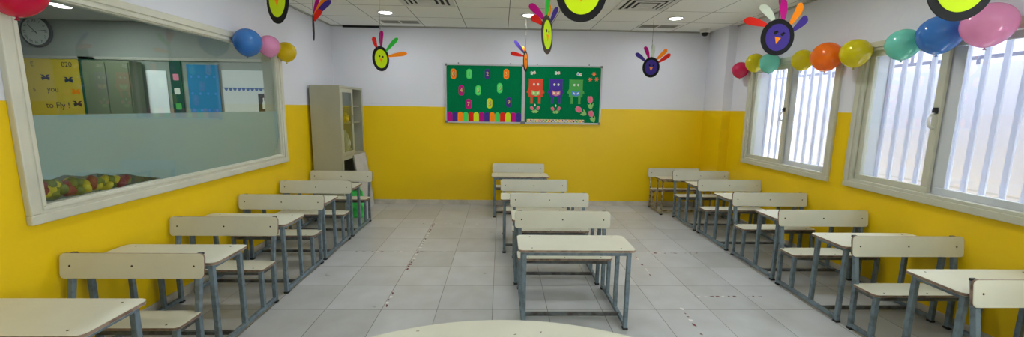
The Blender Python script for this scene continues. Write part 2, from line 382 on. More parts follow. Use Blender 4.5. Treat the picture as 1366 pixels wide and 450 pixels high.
# right windows ------------------------------------------------------
for i, (y0, y1, z0, z1) in enumerate(RW):
    wroot = struct(bpy.data.objects.new('window_%d' % (i + 2), None)); COL.objects.link(wroot); wroot.location = (XR, (y0 + y1) / 2, z0)
    b = MB(); ring_frame(b, 0, y0, y1, z0, z1, 0.012, XR + 0.1, XR + 0.26, 0.002); wb('outer_reveal', b, M_reveal)
    b = MB(); ring_frame(b, 0, y0 - 0.035, y1 + 0.035, z0 - 0.035, z1 + 0.035, 0.05, XR - 0.03, XR + 0.0, 0.004)
    ring_frame(b, 0, y0, y1, z0, z1, 0.03, XR - 0.012, XR + 0.10, 0.003)
    ring_frame(b, 0, y0 + 0.005, y1 - 0.005, z0 + 0.005, z1 - 0.005, 0.034, XR - 0.02, XR + 0.01, 0.003)
    wb('window_frame', b, M_frame)
    mid = y1 - 0.665
    # inner sash (far half), outer sash (near half)
    b = MB(); ring_frame(b, 0, mid - 0.005, y1 - 0.03, z0 + 0.035, z1 - 0.035, 0.052, XR + 0.012, XR + 0.040, 0.004); wb('sash', b, M_frame)
    b = MB(); ring_frame(b, 0, y0 + 0.03, mid + 0.035, z0 + 0.035, z1 - 0.035, 0.052, XR + 0.050, XR + 0.078, 0.004)
    b.box(XR + 0.045, XR + 0.05, mid - 0.09, mid - 0.005, z0 + 0.09, z1 - 0.09); wb('sash', b, mat('pale_aluminium', (205, 210, 216), 0.35))  # paler, bluish colour paints in the daylight on the outer sash
    b = MB(); b.box(XR + 0.024, XR + 0.028, mid + 0.04, y1 - 0.075, z0 + 0.08, z1 - 0.08); wb('glass_pane', b, M_glass)
    b = MB(); b.box(XR + 0.062, XR + 0.066, y0 + 0.075, mid - 0.01, z0 + 0.08, z1 - 0.08); wb('glass_pane', b, M_glass)
    b = MB(); hy = mid + 0.022
    b.box(XR + 0.0, XR + 0.013, hy - 0.016, hy + 0.016, 1.50, 1.545, 0.003, mi=0)
    b.box(XR - 0.014, XR + 0.0, hy - 0.03, hy + 0.008, 1.51, 1.53, 0.003, mi=0)
    b.tube([(XR + 0.005, hy, 1.505), (XR - 0.022, hy, 1.49), (XR - 0.036, hy, 1.45), (XR - 0.024, hy, 1.405), (XR + 0.006, hy, 1.39)], 0.009, mi=1)
    wb('handle', b, [M_black, M_white])
    b = MB(); k = 0; yy = y0 + 0.045
    while yy < y1:
        b.box(XR + 0.215, XR + 0.235, yy - 0.016, yy + 0.016, z0 - 0.02, z1 + 0.02, 0.003); yy += 0.118
    b.box(XR + 0.205, XR + 0.240, y0 - 0.005, y1 + 0.005, z0 + 0.0, z0 + 0.02); wb('security_grille', b, M_bar)
# outside the right windows
b = MB(); b.box(4.25, 4.45, -3.0, 13.0, -0.2, 2.55); struct(b.build('wall_outside', M_block))
b = MB(); b.box(XR + 0.25, 4.25, -3.0, 13.0, -0.2, -0.05); struct(b.build('floor_outside', M_ground))

# adjacent room behind the left window --------------------------------
AX = -9.0
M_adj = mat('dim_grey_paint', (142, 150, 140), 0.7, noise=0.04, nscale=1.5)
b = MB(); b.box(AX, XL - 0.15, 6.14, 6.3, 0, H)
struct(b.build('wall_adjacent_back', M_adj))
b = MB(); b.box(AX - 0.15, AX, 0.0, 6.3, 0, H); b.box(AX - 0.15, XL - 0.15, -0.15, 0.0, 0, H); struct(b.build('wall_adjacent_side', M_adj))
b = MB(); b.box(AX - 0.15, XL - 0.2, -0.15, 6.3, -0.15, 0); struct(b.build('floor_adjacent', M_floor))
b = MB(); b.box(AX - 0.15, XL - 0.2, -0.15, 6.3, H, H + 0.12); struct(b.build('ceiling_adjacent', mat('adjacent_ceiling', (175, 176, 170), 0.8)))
b = MB(); b.box(AX + 0.02, XL - 0.17, 6.11, 6.139, 2.10, 2.14, 0.003); struct(b.build('trim_5', mat('rail_paint', (165, 165, 150), 0.6)))

# ---------------------------------------------------------------- ceiling lights
def make_downlight(x, y, power, label, group='round ceiling downlights'):
    t = thing('ceiling_downlight', label, 'ceiling light', (x, y, H), 0, group)
    b = MB(); b.lathe([(0.098, 0.0), (0.102, -0.004), (0.098, -0.010), (0.082, -0.012), (0.078, -0.006), (0.078, 0.0)], n=40); b.build('trim_ring', M_white, t)
    b = MB(); b.lathe([(0.0, -0.008), (0.079, -0.007), (0.079, -0.001), (0.0, -0.001)], n=40); b.build('lens', M_lens, t)
    L = bpy.data.lights.new('downlight_lamp', 'AREA'); L.shape = 'DISK'; L.size = 0.15; L.energy = power; L.color = (0.94, 0.965, 1.0)
    o = bpy.data.objects.new('downlight_lamp', L); COL.objects.link(o); o.location = (x, y, H - 0.02)
    return t
for yi, y in enumerate((5.25, 3.35, 1.5, -0.4)):
    for xi, x in enumerate((-1.44, 0.335, 2.18)):
        if yi == 0:
            make_downlight(x, y, LAMP_W, ['lit round downlight in the far ceiling, leftmost of three, nearest the cabinet',
                'lit round downlight in the far ceiling above the notice board seam', 'lit round downlight in the far ceiling, rightmost of three, nearest the camera dome'][xi])
        else: make_downlight(x, y, LAMP_W * (1.0 if y > 3 else 0.35), 'round ceiling downlight out of view nearer the photographer', 'downlights out of the frame')
make_downlight(-5.3, 5.15, ADJ_W, 'lit round downlight seen through the clear top of the left window', 'downlights in the next room')
make_downlight(-3.55, 4.7, ADJ_W, 'round downlight in the next room hidden above the left window', 'downlights in the next room out of view')  # lamp added out of view to lift the dim white board
make_downlight(-5.3, 2.2, ADJ_W, 'round downlight in the next room, out of view', 'downlights in the next room out of view')

# ---------------------------------------------------------------- school desks
def screws(pts, axis='z'):
    b = MB()
    for p in pts:
        if axis == 'z': b.lathe([(0, 0.0008), (0.005, 0.0008), (0.006, -0.001), (0, -0.001)], Matrix.Translation(p), n=10)
        else: b.lathe([(0, 0.001), (0.0055, 0.0008), (0.0065, -0.001), (0, -0.001)], Matrix.Translation(p) @ Matrix.Rotation(PI / 2, 4, 'X'), n=10)
    return b
def panel(name, w, d, t, r, M, parent):
    b = MB(); b.prism(rrect(w, d, r), t, M, 0.0015, 0, 1)
    o = b.build(name, [M_lam, M_edge], parent)
    return o
def make_desk(label, loc, steel=None, hs=1.0, round_tube=False, ds=1.0):
    st = steel or M_steel; dk = steel or M_dsteel
    t = thing('school_desk', label, 'school desk', loc)
    px = 0.351; TH = 0.557 * hs; SH = 0.314 * hs
    W = 0.028
    def leg(nm, pts, cap=True):
        b = MB()
        if round_tube: b.tube(pts, 0.0125, 10)
        else:
            for p, q in zip(pts[:-1], pts[1:]): b.bar(p, q, W)
        o = b.build(nm, st, t)
        if cap:
            x, y, z = pts[0]; c = MB(); c.box(x - 0.018, x + 0.018, y - 0.018, y + 0.018, 0, 0.016, 0.004); c.build('foot_cap', M_black, o)
        return o
    for s in (-1, 1):
        x = s * px
        leg('leg', [(x, 0.016, 0.008), (x, 0.016, TH - 0.005)])
        leg('leg', [(x, 0.268, 0.03), (x, 0.268, TH - 0.005)], False)
        if round_tube: leg('seat_leg', [(x, 0.48, 0.03), (x, 0.50, 0.10 * hs), (x, 0.475, 0.20), (x, 0.49, SH - 0.004)], False)
        else: leg('seat_leg', [(x, 0.485, 0.03), (x, 0.485, SH - 0.002)], False)
        bp_ = leg('back_post', [(x, 0.640, 0.008), (x, 0.645, SH), (x, 0.702, 0.655 * hs)])
        b = MB(); b.box(x - 0.0155, x + 0.0155, 0.687, 0.718, 0.655 * hs - 0.012, 0.655 * hs + 0.002, 0.003); b.build('top_cap', M_black, bp_)
        b = MB()
        if round_tube: b.tube([(x, 0.02, 0.03), (x, 0.64, 0.03)], 0.012)
        else: b.bar((x, 0.03, 0.032), (x, 0.628, 0.032), 0.026)
        b.build('floor_rail', st, t)
    b = MB(); b.bar((-px, 0.160, 0.036), (px, 0.160, 0.036), 0.024); b.build('stretcher', dk, t)
    b = MB()
    for y in (0.016, 0.268): b.bar((-px, y, TH - 0.014), (px, y, TH - 0.014), 0.026)
    for s in (-1, 1): b.bar((s * px, 0.016, TH - 0.014), (s * px, 0.268, TH - 0.014), 0.026)
    b.build('table_frame', st, t)
    b = MB()
    for y in (0.485, 0.640): b.bar((-px, y, SH - 0.014), (px, y, SH - 0.014), 0.024)
    for s in (-1, 1): b.bar((s * px, 0.485, SH - 0.014), (s * px, 0.64, SH - 0.014), 0.024)
    b.build('seat_frame', dk, t)
    top = panel('tabletop', 0.784, 0.322, 0.018, 0.034, Matrix.Translation((0, 0.150, TH)), t)
    screws([(s * 0.30, y, TH + 0.018) for s in (-1, 1) for y in (0.03, 0.27)]).build('screw', M_screw, top)
    st_ = panel('seat', 0.748, 0.185, 0.017, 0.03, Matrix.Translation((0, 0.562, SH)), t)
    screws([(x, 0.50, SH + 0.017) for x in (-0.29, 0, 0.29)]).build('screw', M_screw, st_)
    tilt = math.atan2(0.057, 0.345 * hs)
    Mb = Matrix.Translation((0, 0.664, 0.520 * hs + 0.07)) @ Matrix.Rotation(-tilt, 4, 'X') @ Matrix.Rotation(PI / 2, 4, 'X')
    # back panel: drawn upright, front face towards the desk
    Mb = Matrix.Translation((0, 0.676, 0.590 * hs)) @ Matrix.Rotation(-tilt * 0.8, 4, 'X') @ Matrix.Rotation(PI / 2, 4, 'X')
    bk = panel('backrest', 0.788, 0.142, 0.016, 0.026, Mb @ Matrix.Translation((0, 0, -0.002)), t)
    b = MB()
    for x in (-0.34, 0.0, 0.34): b.lathe([(0, 0.0012), (0.0055, 0.001), (0.0065, -0.001), (0, -0.001)], Mb @ Matrix.Translation((x, 0.0, 0.014)), n=10)
    b.build('screw', M_black, bk)
    if ds != 1.0:
        for o in t.children_recursive: o.data.transform(Matrix.Diagonal((1, ds, 1, 1)))
    return t
LCX = -2.06
d0 = make_desk('school desk with attached bench by left wall, nearest the photographer', (LCX, 1.55, 0))
def place(x, y, label, group, rz=0.0):
    c = copy_tree(d0); c.location = (x, y, 0); c['label'] = label; c['group'] = group; c.rotation_euler = (0, 0, rz)
    return c
GL, GC, GR = 'desk row along the left wall', 'desk row down the middle', 'desk row along the right wall'
d0['group'] = GL
for y, l, rz in ((2.315, 'second desk and bench from the front, along the left wall under the framed window', 0.006), (3.10, 'third desk and bench from the front in the left wall row', -0.004),
              (3.82, 'fourth desk and bench from the front in the left wall row', 0.004), (4.545, 'rearmost desk and bench of the left row, right before the grey cabinet', 0.0)):
    place(LCX, y, l, GL, rz)
for x, y, l in ((0.515, 2.556, 'front desk and bench of the middle row, whole legs in open view'), (0.49, 3.272, 'second desk and bench of the middle row, just behind the front one'),
                (0.395, 4.03, 'third desk and bench of the middle row, partly hidden by two before it'), (0.268, 5.405, 'lone rear desk and bench of the middle row, standing against the back wall')):
    place(x, y, l, GC)
for x, y, l in ((2.81, 1.220, 'nearest bench back at the right frame edge, only its backrest corner shows'), (2.81, 1.935, 'second nearest desk and bench of the right wall row, under the near window'),
                (2.79, 2.652, 'third nearest desk and bench of the right wall row, between the two windows'), (2.80, 3.37, 'fourth nearest desk and bench of the right row, below the far window'),
                (2.805, 4.13, 'fifth nearest desk and bench of the right row, below the far window end'), (2.80, 4.848, 'blue-grey framed desk in front of the rusty cream one at the right rear')):
    place(x, y, l, GR)
d_old = make_desk('older low desk with chipped cream painted tube frame in right rear corner', (2.665, 5.597, 0), steel=M_tan, hs=0.915, round_tube=True, ds=0.735); d_old['group'] = GR

# ---------------------------------------------------------------- round teacher table in front
t = thing('round_table', 'large round cream table cut off at the bottom of the view', 'table', (0.01, 0.52, 0))
b = MB(); b.prism(ellipse(1.10, 1.10, 120), 0.022, Matrix.Translation((0, 0, 0.578)), 0.003, 0, 1); top = b.build('tabletop', [M_lam, M_edge], t)
b = MB()
for x, y, a in ((0.055, 0.985, 0.4), (0.16, 1.0, 1.2), (-0.08, 0.93, 2.0), (0.3, 0.9, 0.8), (-0.34, 1.01, 0.1)):
    b.box(-0.006, 0.006, -0.002, 0.002, 0.5998, 0.6006, 0, Matrix.Translation((x, y, 0)) @ Matrix.Rotation(a, 4, 'Z'))
b.build('scratch', M_edge, top)
for a in (45, 135, 225, 315):
    x, y = 0.8 * math.cos(math.radians(a)), 0.8 * math.sin(math.radians(a))
    b = MB(); b.tube([(x, y, 0.012), (x, y, 0.578)], 0.02, 14); l = b.build('leg', M_steel, t)
    b = MB(); b.lathe([(0, 0), (0.024, 0), (0.024, 0.02), (0.018, 0.024), (0, 0.024)], Matrix.Translation((x, y, 0)), n=16); b.build('foot_cap', M_black, l)
b = MB()
for k in range(4):
    a, c = math.radians(45 + 90 * k), math.radians(135 + 90 * k); b.bar((0.8 * math.cos(a), 0.8 * math.sin(a), 0.56), (0.8 * math.cos(c), 0.8 * math.sin(c), 0.56), 0.028)
b.build('table_frame', M_steel, t)

# ---------------------------------------------------------------- cabinet
CX0, CX1, CY0, CY1, CH = -2.44, -2.062, 5.285, 6.138, 1.752
t = thing('steel_cabinet', 'tall grey steel cupboard with sliding glass doors in the left rear corner', 'cabinet', (CX0, CY0, 0))
w_, d_ = CX1 - CX0, CY1 - CY0
b = MB(); T = 0.018
b.box(0, w_, 0, T, 0.03, CH, 0.002); b.box(0, w_, d_ - T, d_, 0.03, CH, 0.002); b.box(0, T, T, d_ - T, 0.03, CH)
b.box(0, w_, T, d_ - T, CH - 0.03, CH, 0.002); b.box(0, w_ - 0.01, T, d_ - T, 0.03, 0.09); b.box(0, w_, T, d_ - T, 0.78, 0.83, 0.002)
b.box(w_ - 0.02, w_, T, 0.045, 0.09, CH - 0.03); b.box(w_ - 0.02, w_, d_ - 0.045, d_ - T, 0.09, CH - 0.03)
b.build('body', M_cab, t)
b = MB(); b.box(T, T + 0.003, T, d_ - T, 0.09, CH - 0.03); b.build('back_panel', mat('dark_cabinet_lining', (92, 96, 90), 0.7), t)  # added dark sheet, puts the shade inside the cupboard into colour
for z in (0.44, 1.25, 1.48):
    b = MB(); b.box(T, w_ - 0.05, T, d_ - T, z, z + 0.016, 0.001); b.build('shelf', M_cab, t)
def cdoor(y0, y1, x):
    b = MB(); z0_, z1_ = 0.832, CH - 0.032
    b.box(x, x + 0.014, y0, y1, z0_, z0_ + 0.05, 0.002); b.box(x, x + 0.014, y0, y1, z1_ - 0.05, z1_, 0.002)
    b.box(x, x + 0.014, y0, y0 + 0.05, z0_ + 0.05, z1_ - 0.05, 0.002); b.box(x, x + 0.014, y1 - 0.05, y1, z0_ + 0.05, z1_ - 0.05, 0.002)
    o = b.build('sliding_door', M_cab, t)
    b = MB(); b.box(x + 0.006, x + 0.009, y0 + 0.05, y1 - 0.05, z0_ + 0.05, z1_ - 0.05); b.build('glass_pane', M_glass, o)
    b = MB(); b.box(x + 0.014, x + 0.017, y1 - 0.035, y1 - 0.02, 1.25, 1.37, 0.001); b.build('finger_pull', M_dsteel, o)
cdoor(0.045, 0.47, w_ - 0.018); cdoor(0.06, 0.485, w_ - 0.036)
for k in (0.02, d_ - 0.05):
    b = MB(); b.box(0.02, 0.06, k, k + 0.03, 0, 0.03); b.box(w_ - 0.06, w_ - 0.02, k, k + 0.03, 0, 0.03); b.build('foot', M_black, t)
def lump(name, m, loc, sx, sy, sz, seed, label, cat, group=None, rough=0.25):
    """crumpled bag / soft bundle resting at loc"""
    random.seed(seed); t_ = bmesh.new(); bmesh.ops.create_icosphere(t_, subdivisions=4, radius=1.0)
    ph = [random.uniform(0, 6.28) for _ in range(9)]
    for v in t_.verts:
        p = v.co; k = 1 + rough * (0.35 * math.sin(3.1 * p.x + ph[0]) * math.cos(4.2 * p.z + ph[1]) + 0.3 * math.sin(6.3 * p.y + 3 * p.z + ph[2]) + 0.25 * math.sin(9 * p.x - 7 * p.z + ph[3]) + 0.15 * math.sin(15 * p.y + 12 * p.x + ph[4]))
        v.co = Vector((p.x * sx * k, p.y * sy * k, max(-0.82 * sz, p.z * sz * k)))
    lo = min(v.co.z for v in t_.verts)
    for v in t_.verts: v.co.z -= lo
    for f in t_.faces: f.smooth = True
    mb = MB(); me_ = mb.bm; mb.merge(t_)
    for f in me_.faces: f.smooth = True
    o = mb.build(name, m); o.location = loc
    if cat: tag(o, label, cat, group)
    return o
M_yb = mat('yellow_plastic_bag', (255, 196, 0), 0.35); M_wb = mat('white_plastic_bag', (230, 230, 228), 0.35)
lump('plastic_bag', M_yb, (-2.16, 5.60, 1.267), 0.07, 0.12, 0.075, 3, 'crumpled yellow plastic bag on the middle shelf inside the cupboard', 'bag')
lump('plastic_bag', M_wb, (-2.16, 5.62, 0.832), 0.07, 0.10, 0.17, 5, 'crumpled white plastic bag on the bottom glazed shelf of the cupboard', 'bag')
lump('cloth_bundle', M_wb, (-2.20, 5.85, 0.832), 0.07, 0.09, 0.035, 8, 'small white bundle lying flat behind the far cupboard door', 'bundle')
lump('cloth_bundle', mat('navy_cloth', (50, 60, 130), 0.8), (-2.16, 5.60, 0.457), 0.10, 0.11, 0.08, 9, 'dark blue bundle in the open lower part of the cupboard', 'bundle')
# board leaning on the cupboard
t = thing('leaning_board', 'plain pale grey board leaning against the cupboard front', 'board', (-1.925, 5.63, 0))
ang = math.atan2(0.112, 0.81)
b = MB(); b.box(-0.016, 0, 0, 0.47, 0.002, 0.82, 0.003, Matrix.Rotation(-ang, 4, 'Y')); b.build('panel', mat('pale_grey_board', (196, 198, 204), 0.5, noise=0.04), t)
for y in (-0.006, 0.47):
    b = MB(); b.box(-0.018, 0.002, y, y + 0.006, 0.002, 0.822, 0.001, Matrix.Rotation(-ang, 4, 'Y')); b.build('edge_strip', M_cab, t)
# green bag
t = thing('shopping_bag', 'bright green bag on the floor behind the rearmost left desk', 'bag', (-1.95, 5.40, 0))
b = MB(); random.seed(4)
bag = bmesh.new(); rows = []
NZ, NA = 10, 28
for i in range(NZ + 1):
    z = 0.36 * i / NZ; row = []
    for k in range(NA):
        a = 2 * PI * k / NA; w1 = 0.105 - 0.02 * (i / NZ) ** 2; w2 = 0.055 - 0.035 * (i / NZ) ** 2
        c, s_ = math.cos(a), math.sin(a); e = 0.55
        x = w1 * math.copysign(abs(c) ** e, c); y = w2 * math.copysign(abs(s_) ** e, s_)
        n_ = 0.006 * math.sin(9 * a + 5 * z * 6) + 0.005 * math.sin(30 * z + 3 * a)
        row.append(bag.verts.new((x + n_, y + n_ * 0.8, z)))
    rows.append(row)
for A, B in zip(rows[:-1], rows[1:]):
    for k in range(NA): f = bag.faces.new([A[k], A[(k + 1) % NA], B[(k + 1) % NA], B[k]]); f.smooth = True
bag.faces.new(rows[0][::-1])
b.merge(bag)
for f in b.bm.faces: f.smooth = True
b.build('body', mat('green_bag_fabric', (84, 232, 112), 0.5, rgb2=(52, 200, 84), nscale=12), t)
for y in (-0.018, 0.018):
    b = MB(); b.tube([(-0.05, y, 0.34), (-0.045, y, 0.41), (-0.02, y, 0.44), (0.02, y, 0.44), (0.045, y, 0.41), (0.05, y, 0.34)], 0.006, 8); b.build('handle', bpy.data.materials['green_bag_fabric'], t)

# ---------------------------------------------------------------- notice board
BX0, BXM, BX1, BZ0, BZ1, BY = -0.837, 0.325, 1.500, 1.265, 2.130, 6.12
M_alu = mat('board_aluminium', (186, 190, 196), 0.35, metal=0.3); M_felt = mat('green_felt', (0, 122, 72), 0.95, noise=0.1, nscale=120, spec=0.1)
M_corner = mat('grey_corner_cap', (110, 114, 116), 0.5)
PC = {k: mat('paper_' + k, v, 0.7, spec=0.25) for k, v in dict(orange=(255, 142, 8), green=(70, 215, 95), purple=(66, 48, 140), magenta=(188, 0, 128), yellow=(214, 232, 20), red=(222, 34, 18),
      lime=(196, 226, 0), black=(16, 16, 18), brown=(62, 52, 46), white=(222, 228, 214), pale=(206, 214, 196), brick=(224, 78, 50), violet=(76, 52, 158), leaf=(84, 172, 84), pink=(232, 110, 130), rose=(214, 130, 150), lightgreen=(150, 205, 120), blue=(80, 140, 220), cream=(236, 226, 170), ink=(60, 60, 90), green2=(50, 190, 60)).items()}
def board(x0, x1, label, name='notice_board'):
    t = thing(name, label, 'notice board', ((x0 + x1) / 2, D, BZ0), 0, 'pair of green notice boards')
    h = BZ1 - BZ0; w = x1 - x0; F = 0.022
    def B(*a, **k): pass
    b = MB(); b.box(-w / 2 + 0.01, w / 2 - 0.01, -0.020, -0.001, 0.01, h - 0.01); b.build('felt', M_felt, t)
    b = MB()
    b.box(-w / 2, w / 2, -0.030, 0, 0, F, 0.002); b.box(-w / 2, w / 2, -0.030, 0, h - F, h, 0.002)
    b.box(-w / 2, -w / 2 + F, -0.030, 0, F, h - F, 0.002); b.box(w / 2 - F, w / 2, -0.030, 0, F, h - F, 0.002); b.build('frame', M_alu, t)
    for sx in (-1, 1):
        for z in (0, h - 0.034):
            xx = sx * (w / 2 + 0.002); b = MB(); b.box(min(xx, xx - sx * 0.036), max(xx, xx - sx * 0.036), -0.033, 0, z - 0.002 if z == 0 else z, (z + 0.034) if z else 0.034, 0.003); b.build('corner_cap', M_corner, t)
    for x in (-0.33 * w, 0.33 * w):
        b = MB(); b.box(x - 0.008, x + 0.008, -0.012, 0, h, h + 0.02, 0.002); b.build('hanging_clip', M_corner, t)
    return t
bl = board(BX0, BXM - 0.002, 'left green notice board with numerals on coloured paper ovals'); br = board(BXM + 0.002, BX1, 'right green notice board with paper figures reading books and tulips')
def piece(t, name, out, X, Z, m, y=-0.0215, th=0.0015, rot=0.0, label=None, parent=None):
    b = MB(); b.prism(out, th, facing_cam(X, y, Z) @ Matrix.Rotation(rot, 4, 'Z')); return b.build(name, m, parent or t, label)
# left board: measured in units of 1/5 px, converted to metres
def LP(zx, zy): return (BX0 + (zx - 18) * 0.00221 - (BX0 + BXM) / 2, (BZ1 - BZ0) - (zy - 25 - 0.013 * (zx - 18)) * 0.00222)
for i, (zx, zy, c) in enumerate(((75, 92, 'orange'), (180, 93, 'green'), (302, 93, 'purple'), (428, 93, 'orange'), (127, 200, 'magenta'), (240, 200, 'green'), (385, 185, 'green'), (175, 291, 'magenta'), (317, 286, 'yellow'), (447, 279, 'purple'))):
    X, Z = LP(zx, zy)
    o = piece(bl, 'number_card', rrect(0.082, 0.150, 0.0409, 10), X, Z, PC[c], label='%s paper oval' % c)
    b = MB(); b.prism(rrect(0.060, 0.118, 0.0299, 10), 0.0008, facing_cam(X, -0.0232, Z)); 
    rim = b.build('inner_oval', mat('card_inner_' + c + str(i), {'orange': (240, 120, 10), 'green': (90, 225, 120), 'purple': (60, 44, 122), 'magenta': (172, 0, 112), 'yellow': (200, 214, 30)}[c], 0.7), o)
    b = MB(); add_text(b, str(i), 0.088, facing_cam(X + 0.004, -0.0244, Z - 0.003), 0.0006); b.build('numeral_outline', PC['ink'] if c != 'purple' else PC['black'], o)
    b = MB(); add_text(b, str(i), 0.080, facing_cam(X, -0.0254, Z), 0.001)
    b.build('numeral', mat('numeral_gold', (240, 214, 110), 0.6) if i == 0 else bpy.data.materials['numeral_gold'], o)
cs = ['magenta', 'purple', 'orange', 'green', 'red', 'yellow'] * 2 + ['magenta', 'purple']
for k, c in enumerate(cs):
    zx = 30 + (532 - 30) * (k + 0.5) / 14; X, Z = LP(zx, 380)
    hh = 0.142; ww = 0.0785
    out = [(-ww / 2, -hh / 2), (ww / 2, -hh / 2)] + [(ww / 2 * math.cos(a), hh / 2 - ww / 2 + ww / 2 * math.sin(a)) for a in [PI * j / 10 for j in range(11)]]
    piece(bl, 'paper_tab', out, X, 0.023 + hh / 2, PC[c], y=-0.0215 - 0.0003 * (k % 2), label='%s round-topped paper tab' % c)
def RP(zx, zy): return (BXM + (zx - 12) * 0.00222 - (BXM + BX1) / 2, (BZ1 - BZ0) - (zy - 32 - 0.022 * (zx - 12)) * 0.00222)
U = 0.00222
for (x0, x1, yt, yb, c, bc) in ((48, 141, 125, 243, 'brick', 'lightgreen'), (188, 275, 128, 245, 'violet', 'rose'), (320, 412, 132, 248, 'leaf', 'blue')):
    cx, cz = RP((x0 + x1) / 2, (yt + yb) / 2); w = (x1 - x0) * U; h = (yb - yt) * U
    o = piece(br, 'paper_figure', [(-w / 2, -h / 2), (w / 2, -h / 2), (w / 2, h / 2 - 0.012), (w / 2 + 0.006, h / 2), (-w / 2 - 0.006, h / 2), (-w / 2, h / 2 - 0.012)], cx, cz, PC[c], label='%s square paper figure reading a small book' % {'brick': 'red', 'violet': 'violet', 'leaf': 'green'}[c])
    for s in (-1, 1):
        piece(br, 'paper_leg', [(-0.016, -0.045), (0.016, -0.045), (0.018, 0.045), (-0.018, 0.045)], cx + s * w * 0.28, cz - h / 2 - 0.042, PC[c], parent=o)
        piece(br, 'paper_foot', [(-0.02, -0.008), (0.02, -0.008), (0.018, 0.01), (-0.018, 0.01)], cx + s * w * 0.28, cz - h / 2 - 0.09, PC[c], y=-0.0235, parent=o)
        piece(br, 'paper_arm', [(-0.018, -0.03), (0.012, -0.035), (0.02, 0.0), (0.0, 0.035), (-0.02, 0.03)], cx + s * w * 0.5, cz - h * 0.18, PC[c], y=-0.0235, rot=s * 0.5, parent=o)
        piece(br, 'eye', ellipse(0.016, 0.018, 18), cx + s * 0.030 + 0.004, cz + h * 0.20, PC['white'], y=-0.0235, parent=o)
        piece(br, 'book_page', [(0, -0.055), (s * 0.06, -0.035), (s * 0.062, 0.03), (0, 0.008)][::s], cx + 0.002, cz - h * 0.24, PC[bc], y=-0.0255, parent=o)
        piece(br, 'book_spots', [(s * 0.014, -0.03), (s * 0.044, -0.018), (s * 0.046, 0.008), (s * 0.016, -0.004)][::s], cx + 0.002, cz - h * 0.24, PC['cream'] if c != 'leaf' else PC['white'], y=-0.0275, parent=o)
for zx, zy, r in ((75, 85, 0.2), (238, 87, 0.05), (386, 97, -0.3)):
    X, Z = RP(zx, zy)
    o = piece(br, 'paper_butterfly', [(-0.04, -0.02), (-0.012, -0.024), (0, -0.01), (0.012, -0.024), (0.04, -0.016), (0.036, 0.02), (0.012, 0.022), (0, 0.01), (-0.012, 0.022), (-0.036, 0.024)], X, Z, PC['white'], rot=r)
    piece(br, 'wing_patch', ellipse(0.011, 0.009, 12), X - 0.022, Z, PC['blue'], y=-0.0235, parent=o); piece(br, 'wing_patch', ellipse(0.011, 0.009, 12), X + 0.022, Z, PC['orange'], y=-0.0235, parent=o)
for zx, zy in ((484, 97), (460, 132), (503, 130)):
    X, Z = RP(zx, zy); out = [((0.022 + 0.011 * math.cos(6 * a)) * math.cos(a), (0.022 + 0.011 * math.cos(6 * a)) * math.sin(a)) for a in [2 * PI * k / 48 for k in range(48)]]
    o = piece(br, 'paper_flower', out, X, Z, mat('paper_peach', (236, 140, 90), 0.7) if 'paper_peach' not in bpy.data.materials else bpy.data.materials['paper_peach']); piece(br, 'flower_centre', ellipse(0.008, 0.008, 12), X, Z, PC['brick'], y=-0.0235, parent=o)
def tulip(zx, zy, s, rot, heads=1):
    X, Z = RP(zx, zy)
    M = lambda x, z: (X + x * math.cos(rot) - z * math.sin(rot), Z + x * math.sin(rot) + z * math.cos(rot))
    p = M(0, -0.05 * s)
    o = piece(br, 'paper_tulip', [(0.0, -0.055 * s), (0.02 * s, -0.045 * s), (0.045 * s, 0.0), (0.050 * s, 0.045 * s), (0.018 * s, 0.01 * s), (0, 0.055 * s), (-0.018 * s, 0.02 * s), (-0.045 * s, 0.035 * s), (-0.036 * s, -0.02 * s)], p[0], p[1], PC['lightgreen'], rot=rot)
    p = M(0, 0.045 * s)
    b_ = piece(br, 'petals', [(0, -0.055 * s), (0.035 * s, -0.035 * s), (0.045 * s, 0.0), (0.035 * s, 0.045 * s), (0.015 * s, 0.06 * s), (0.0, 0.05 * s), (-0.018 * s, 0.06 * s), (-0.038 * s, 0.04 * s), (-0.045 * s, 0.0), (-0.035 * s, -0.035 * s)], p[0], p[1], PC['rose'], y=-0.0235, rot=rot, parent=o)
    piece(br, 'inner_petal', ellipse(0.02 * s, 0.042 * s, 20), p[0], p[1], PC['pink'], y=-0.0255, rot=rot, parent=o)
tulip(467, 285, 0.95, 0.1); tulip(406, 342, 0.95, 0.95); tulip(482, 378, 0.9, 0.35)
for zx, zy in ((92, 325), (233, 330)):
    tulip(zx - 15, zy + 4, 0.55, 0.5); tulip(zx + 16, zy + 3, 0.55, -0.5)
    X, Z = RP(zx, zy - 27); piece(br, 'paper_bud', ellipse(0.010, 0.018, 16), X, Z, PC['white'])
for k in range(9):
    X, Z = RP(38 + (430 - 38) * (k + 0.5) / 9, 400); X0 = X
    o = piece(br, 'border_strip', rrect(0.094, 0.044, 0.006, 3), X0, 0.047, PC['cream'])
    for j in range(4):
        piece(br, 'border_mark', ellipse(0.009, 0.014, 12), X0 - 0.034 + j * 0.0227, 0.047 + 0.005 * (-1) ** j, PC[['orange', 'blue', 'rose', 'leaf', 'violet'][(k + j * 2) % 5]], y=-0.0235, parent=o)

